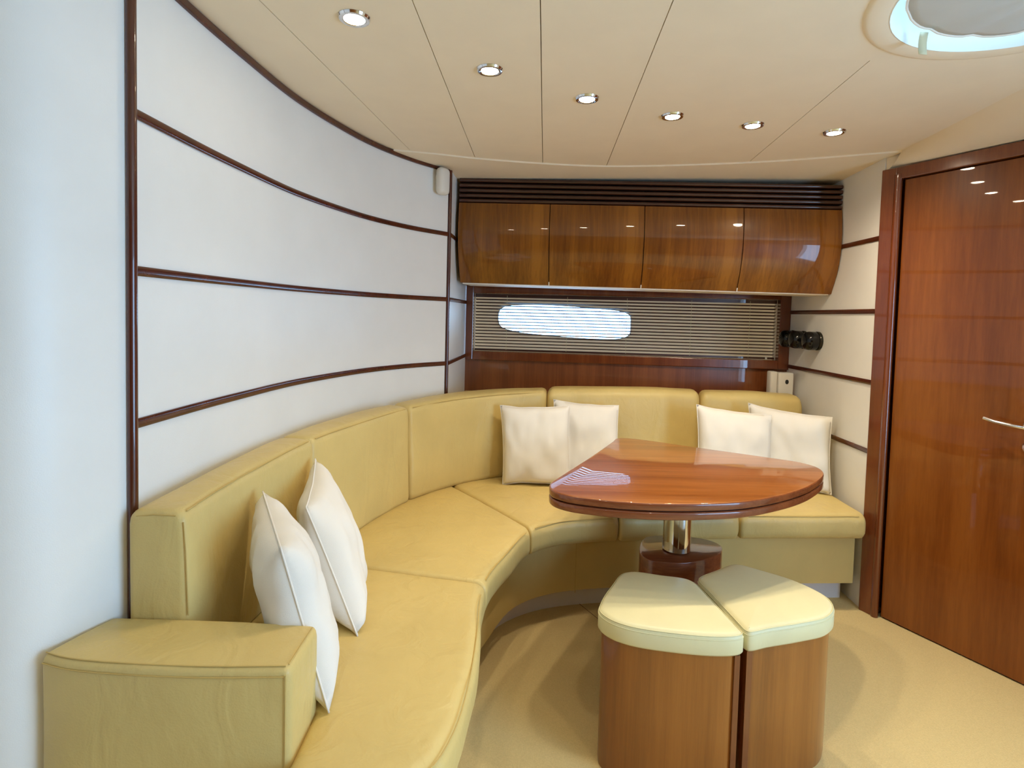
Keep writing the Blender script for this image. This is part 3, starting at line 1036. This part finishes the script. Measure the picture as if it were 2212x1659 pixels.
for i in range(5):
    Fp, Bp = sub(BF, f2[i], f2[i + 1], 30), sub(BR, b2[i], b2[i + 1], 30)
    zb = 0.622 if i == 0 else SEAT - 0.006
    rr = (0.022, 0.024, 0.030, 0.042, 0.042)[i]
    if i == 0:
        # the near end sits on the armrest, the rest goes down to the seat
        o = cushion('back_cushion', Fp, Bp, SEAT - 0.006, tops[i][0], rr, 'leather', sofa, 26, 0.018, 0.010, tops[i][1], 0.004, 0.012, 1)
    else:
        o = cushion('back_cushion', Fp, Bp, zb, tops[i][0], rr, 'leather', sofa, 26, (0.02, 0.02, 0.03, 0.04, 0.04)[i], 0.012, tops[i][1], 0.006, 0.015, i * 5.3)
    line = []
    for q in range(1, 30):
        f, b = Fp[q], Bp[q]
        e = (f - b).normalized()
        z = tops[i][0] + (tops[i][1] - tops[i][0]) * q / 30
        k = rr * 0.30 + 0.015 - 0.0035
        line.append((f.x - e.x * k, f.y - e.y * k, z - rr * 0.30 + 0.004))
    if i < 3:
        tube('stitching', line, 0.0016, 'stitch', o, 5)
    if i == 0:
        # seams round the near end of the sofa back
        f, b = at(BF, 0.0), at(BR, 0.0)
        yb = f.y + 0.0035
        tube('stitching', [(b.x + 0.02, yb, 0.8325), ((f.x + b.x) / 2 - 0.01, yb - 0.0012, 0.8370), (f.x - 0.030, yb - 0.0008, 0.8355)], 0.0014, 'stitch', o, 5)
        tube('stitching', [(f.x - 0.014, yb, 0.822), (f.x - 0.009, yb - 0.0005, 0.76), (f.x - 0.006, yb - 0.0005, 0.68), (f.x - 0.004, yb, 0.624)], 0.0013, 'stitch', o, 5)
# ledge behind the cushions
led_f = offset(sub(BR, b2[2], 1.0, 30), 0.012)
led_b = sub([Vector((-0.31, 2.86)), Vector((-0.292, 3.425)), Vector((1.61, 3.255))], 0.0, 1.0, 30)
V, Fc = [], []
for f, b in zip(led_f, led_b):
    V += [(f.x, f.y, 0.05), (f.x, f.y, 0.80), (b.x, b.y, 0.80), (b.x, b.y, 0.05)]
for i in range(30):
    for j in range(4):
        a_, c_ = i * 4 + j, i * 4 + (j + 1) % 4
        Fc.append((a_, c_, c_ + 4, a_ + 4))
Fc += [(0, 1, 2, 3), (120, 121, 122, 123)]
mk('back_ledge', V, Fc, 'leather_base', sofa, True, 40)

# armrest
AF = catmull([(-0.862, 1.002), (-0.80, 0.984), (-0.70, 0.974), (-0.55, 0.970), (-0.385, 0.978)], 6)
AB = [Vector(p) for p in ((-0.818, 1.137), (-0.70, 1.137), (-0.55, 1.135), (-0.385, 1.125))]
ar = cushion('armrest', AF, AB, 0.0, 0.62, 0.014, 'leather', sofa, 20, 0.014, 0.004, wob=0.0015)
for off, dz in ((0.004, 0.0008), (-0.003, -0.012)):
    line = []
    for q in range(0, 31):
        p = at(AF, 0.02 + 0.955 * q / 30)
        line.append((p.x, p.y + (0.0085 if off > 0 else -0.0012), 0.62 + dz - (0.0 if off > 0 else 0.002)))
    tube('stitching', line, 0.0013, 'stitch', ar, 5)
tube('stitching', [(-0.393, 0.99, 0.6215), (-0.393, 1.05, 0.6220), (-0.393, 1.11, 0.6215)], 0.0013, 'stitch', ar, 5)
tube('stitching', [(-0.3935, 0.9755, 0.61), (-0.3935, 0.9750, 0.40), (-0.3935, 0.9750, 0.2)], 0.0012, 'stitch', ar, 5)

# ------------------------------------------------------------------ scatter pillows
def pillow(label, tl, tr, bl_, br, thick, seed):
    """corners in space: top-left, top-right, bottom-left, bottom-right (seen from its face)"""
    tl, tr, bl_, br = map(Vector, (tl, tr, bl_, br))
    nrm = ((tr - tl) + (br - bl_)).cross((tl - bl_) + (tr - br)).normalized()
    n = 26
    V, Fc = [], []
    size = ((tr - tl).length + (tl - bl_).length) / 2
    def pt(u, v, s):
        a, b = 2 * u - 1, 2 * v - 1
        # edges drawn in between the corners
        a2 = a * (1 - 0.055 * (1 - b * b) * abs(a) ** 3)
        b2_ = b * (1 - 0.055 * (1 - a * a) * abs(b) ** 3)
        uu, vv = (a2 + 1) / 2, (b2_ + 1) / 2
        p = tl.lerp(tr, uu).lerp(bl_.lerp(br, uu), 1 - vv)
        h = thick * ((1 - abs(a) ** 2.6) * (1 - abs(b) ** 2.6)) ** 0.45
        w = noise.noise(Vector((u * 3.2 + seed, v * 3.2, s * 2 + seed))) * 0.013 * min(1, h / 0.02)
        w += noise.noise(Vector((u * 9 + seed, v * 5, s + seed))) * 0.007 * min(1, h / 0.01)
        p = p + nrm * s * (h + w)
        e = noise.noise(Vector((u * 4 + seed * 2, v * 4, 7.0)))
        return p + (tl - bl_).normalized() * e * 0.004
    for s in (1, -1):
        st = len(V)
        for i in range(n + 1):
            for j in range(n + 1):
                V.append(pt(i / n, j / n, s))
        for i in range(n):
            for j in range(n):
                a = st + i * (n + 1) + j
                Fc.append((a, a + 1, a + n + 2, a + n + 1))
    o = mk('scatter_pillow', V, Fc, 'pillow', None, True, 80)
    rim = []
    for i in range(n): rim.append(pt(i / n, 1, 0))
    for i in range(n): rim.append(pt(1, 1 - i / n, 0))
    for i in range(n): rim.append(pt(1 - i / n, 0, 0))
    for i in range(n): rim.append(pt(0, i / n, 0))
    tube('seam', rim, 0.0022, 'pillow', o, 6, True)
    return tag(o, label, 'pillow', 'white scatter pillows on the sofa')

pillow('white square pillow standing on edge beside the armrest', (-0.468, 1.13, 0.777), (-0.640, 1.43, 0.795), (-0.354, 1.098, 0.452), (-0.525, 1.400, 0.455), 0.070, 1.0)
pillow('white square pillow standing on edge just behind the armrest pillow', (-0.538, 1.46, 0.745), (-0.616, 1.75, 0.797), (-0.371, 1.368, 0.452), (-0.470, 1.655, 0.455), 0.068, 4.2)
pillow('white square pillow left of its neighbour below the window, partly over it', (-0.050, 2.735, 0.825), (0.295, 2.735, 0.832), (-0.028, 2.665, 0.452), (0.305, 2.650, 0.455), 0.06, 7.7)
pillow('white square pillow mostly hidden by a pillow and the table corner', (0.222, 2.84, 0.845), (0.555, 2.83, 0.825), (0.225, 2.755, 0.455), (0.555, 2.745, 0.455), 0.05, 9.1)
pillow('white square pillow right of the table back edge, overlapping the corner pillow', (0.930, 2.76, 0.850), (1.295, 2.735, 0.812), (0.920, 2.69, 0.475), (1.275, 2.65, 0.455), 0.055, 12.4)
pillow('white square pillow in the sofa corner against the right wall', (1.225, 2.845, 0.850), (1.562, 2.675, 0.818), (1.225, 2.79, 0.455), (1.545, 2.62, 0.455), 0.055, 15.8)

# ------------------------------------------------------------------ table
ta = empty('dining_table', (0.63, 2.03, 0), 'glossy cherry folding table with rounded front on a steel column', 'table')
tp = [(0.492, 2.528), (0.53, 2.542), (0.60, 2.520), (0.80, 2.397), (1.065, 2.238), (1.15, 2.179), (1.183, 2.115), (1.165, 2.030), (1.052, 1.891), (0.924, 1.785), (0.737, 1.683), (0.588, 1.648), (0.478, 1.638), (0.365, 1.643), (0.261, 1.664), (0.184, 1.693), (0.140, 1.740), (0.136, 1.805), (0.188, 1.918), (0.309, 2.151), (0.46, 2.46)]
tp = [(p.x, p.y) for p in catmull(list(reversed([Vector(p) for p in tp])), 6, True)]
area = sum(a[0] * b[1] - b[0] * a[1] for a, b in zip(tp, tp[1:] + tp[:1]))
if area < 0:
    tp.reverse()
def ccw(P):
    A = sum(a[0] * b[1] - b[0] * a[1] for a, b in zip(P, P[1:] + P[:1]))
    return P if A > 0 else list(reversed(P))
TT = 0.72
def round_prof(z0, z1, r, k=5):
    lo = [(r * (1 - math.sin(math.pi / 2 * i / k)), z0 + r * (1 - math.cos(math.pi / 2 * i / k))) for i in range(k + 1)]
    hi = [(i_, z1 - (z - z0)) for i_, z in reversed(lo)]
    return lo + hi
ul = prism('upper_leaf', tp, round_prof(TT - 0.0245, TT, 0.006), 'table', ta, 30)
ul.data.materials.append(M['table_edge'])
for f in ul.data.polygons:
    if f.normal.z < 0.75:
        f.material_index = 1
prism('lower_leaf', tp, round_prof(TT - 0.052, TT - 0.0275, 0.006), 'table_edge', ta, 30)
prism('leaf_joint', tp, [(0.011, TT - 0.0277), (0.011, TT - 0.0243)], 'dark_line', ta)
prism('column', circle((0.629, 2.023), 0.051, 40), [(0, 0.425), (0, TT - 0.052)], 'chrome', ta, 40)
prism('column_collar', circle((0.629, 2.023), 0.090, 40), [(0, TT - 0.062), (0, TT - 0.052)], 'chrome', ta, 40)
bp = [(0.545, 2.135), (0.62, 2.158), (0.715, 2.150), (0.790, 2.115), (0.812, 2.07), (0.790, 2.010), (0.725, 1.955), (0.640, 1.917), (0.565, 1.912), (0.505, 1.932), (0.486, 1.975), (0.510, 2.08)]
bp = ccw([(p.x, p.y) for p in catmull([Vector(p) for p in bp], 5, True)])
prism('pedestal', bp, [(0.0, 0.0)] + [(0.0, 0.417), (0.001, 0.4185), (0.003, 0.42)], 'table_edge', ta, 40)

# ------------------------------------------------------------------ stools
def stool(outline, label, grp='pair of wedge stools in front of the table'):
    P = ccw([(p.x, p.y) for p in catmull([Vector(p) for p in outline], 5, True)])
    cx = sum(p[0] for p in P) / len(P)
    cy_ = sum(p[1] for p in P) / len(P)
    t = empty('wedge_stool', (cx, cy_, 0), label, 'stool', grp)
    prism('body', P, [(0.013, 0.0), (0.011, 0.02), (0.011, 0.392)], 'stool', t, 40)
    prof = [(0.012, 0.388), (0.004, 0.390), (0.0, 0.396), (0.0, 0.432), (0.003, 0.441), (0.009, 0.447), (0.016, 0.449)]
    c = prism('seat_cushion', P, prof, 'stool_top', t, 60, 0.006)
    Q = offset([Vector(p) for p in P], 0.0008, True)
    tube('stitching', [(q.x, q.y, 0.4345) for q in Q], 0.0016, 'stool_top', c, 5, True)
    Q = offset([Vector(p) for p in P], 0.0035, True)
    tube('stitching', [(q.x, q.y, 0.4435) for q in Q], 0.0014, 'stool_top', c, 5, True)
    return t
sl_ = [(0.375, 1.765), (0.42, 1.782), (0.50, 1.762), (0.575, 1.742), (0.597, 1.715), (0.612, 1.62), (0.632, 1.47), (0.634, 1.437), (0.615, 1.424), (0.558, 1.417), (0.453, 1.427), (0.34, 1.454), (0.288, 1.488), (0.265, 1.533), (0.280, 1.590), (0.33, 1.69)]
sr_ = [(0.612, 1.735), (0.625, 1.757), (0.70, 1.81), (0.770, 1.856), (0.800, 1.852), (0.845, 1.819), (0.917, 1.758), (0.960, 1.690), (0.974, 1.635), (0.959, 1.582), (0.907, 1.528), (0.813, 1.492), (0.714, 1.463), (0.655, 1.444), (0.644, 1.452), (0.638, 1.49), (0.622, 1.64)]
s1 = stool(sl_, 'wedge-shaped cherry stool with pale leather top, left of the pair')
s2 = stool(sr_, 'wedge-shaped cherry stool with pale leather top, right of the pair nearer the door')
prism('corner_post', ccw([(0.6245, 1.4290), (0.6265, 1.4420), (0.6100, 1.4395), (0.6095, 1.4275)]), [(0, 0.0), (0, 0.388)], 'frame', s1)
prism('corner_post', ccw([(0.6510, 1.4500), (0.6690, 1.4560), (0.6650, 1.4650), (0.6480, 1.4640)]), [(0, 0.0), (0, 0.388)], 'frame', s2)

# ------------------------------------------------------------------ small wall things
# white rounded loudspeaker high on the curved wall
def rounded_box(name, c, ax, ay, az, hx, hy, hz, r, mat, parent=None, seg=3):
    ax, ay, az = Vector(ax).normalized(), Vector(ay).normalized(), Vector(az).normalized()
    bm = bmesh.new()
    bmesh.ops.create_cube(bm, size=2)
    for v in bm.verts:
        v.co = Vector((v.co.x * hx, v.co.y * hy, v.co.z * hz))
    bmesh.ops.bevel(bm, geom=list(bm.edges), offset=r, segments=seg, profile=0.5, affect='EDGES')
    bm.verts.index_update()
    V = [Vector(c) + ax * v.co.x + ay * v.co.y + az * v.co.z for v in bm.verts]
    Fc = [tuple(v.index for v in f.verts) for f in bm.faces]
    bm.free()
    return mk(name, V, Fc, mat, parent, True, 50)
sp_t = Vector((-0.37, 2.795))
sk_d = Vector((0.60, 0.80, 0)).normalized()
sk_n = Vector((sk_d.y, -sk_d.x, 0))
spk = empty('wall_sensor', (-0.352, 2.768, 1.852), 'small white rounded unit high on the curved wall by the corner post', 'sensor')
rounded_box('housing', (-0.358, 2.750, 1.917), sk_d, sk_n, (0, 0, 1), 0.036, 0.024, 0.066, 0.023, 'white_plastic', spk, 5)
rounded_box('wall_bracket', (-0.372, 2.768, 1.915), sk_d, sk_n, (0, 0, 1), 0.020, 0.020, 0.035, 0.006, 'white_plastic', spk)

# three smoked round fixtures on the right wall
labs = ['smoked black round wall fixture, nearest the door of the three', 'smoked black round wall fixture, middle of the three', 'smoked black round wall fixture, nearest the window of the three']
f0 = None
for i, (y, lab) in enumerate(zip((2.915, 3.065, 3.185), labs)):
    x = 1.62 + (1.595 - 1.62) * (3.26 - y) / 0.815 - 0.002
    loc = (x, y, 1.178)
    if f0 is None:
        f0 = empty('wall_fixture', loc, lab, 'wall fixture', 'row of smoked round wall fixtures')
        def lathe_x(name, prof, mat):
            V, Fc = [], []
            k = len(prof)
            n = 28
            for q in range(n):
                an = 2 * math.pi * q / n
                for d, r in prof:
                    V.append((loc[0] - d, loc[1] + r * math.cos(an), loc[2] + r * math.sin(an)))
            for q in range(n):
                for j in range(k - 1):
                    a, b = q * k + j, q * k + j + 1
                    Fc.append((a, b, ((q + 1) % n) * k + j + 1, ((q + 1) % n) * k + j))
            return mk(name, V, Fc, mat, f0, True, 45)
        lathe_x('flange', [(-0.002, 0.049), (0.010, 0.050), (0.014, 0.047), (0.014, 0.0005)], 'smoke_rim')
        lathe_x('ring', [(0.014, 0.043), (0.020, 0.043), (0.020, 0.0005)], 'smoke')
        lathe_x('barrel', [(0.018, 0.047), (0.024, 0.049), (0.052, 0.049), (0.066, 0.045), (0.074, 0.034), (0.078, 0.018), (0.079, 0.0005)], 'smoke')
    else:
        o = copy_tree(f0, loc)
        o['label'] = lab

# white unit with a round dark hole behind the sofa end
wu = empty('corner_unit', (1.53, 3.12, 0.80), 'white plastic unit with a round dark hole behind the sofa back', 'unit')
rounded_box('housing', (1.545, 3.135, 0.894), (1, 0, 0), (0, 1, 0), (0, 0, 1), 0.042, 0.030, 0.095, 0.008, 'white_plastic', wu)
rounded_box('side_cover', (1.480, 3.140, 0.897), (1, 0, 0), (0, 1, 0), (0, 0, 1), 0.020, 0.026, 0.097, 0.008, 'white_plastic', wu)
V, Fc = [], []
for y in (3.1035, 3.112):
    for q in range(16):
        an = 2 * math.pi * q / 16
        V.append((1.548 + 0.0095 * math.cos(an), y, 0.938 + 0.013 * math.sin(an)))
Fc = [(j, (j + 1) % 16, 16 + (j + 1) % 16, 16 + j) for j in range(16)] + [tuple(range(16)), tuple(range(16, 32))]
mk('hole', V, Fc, 'black', wu)
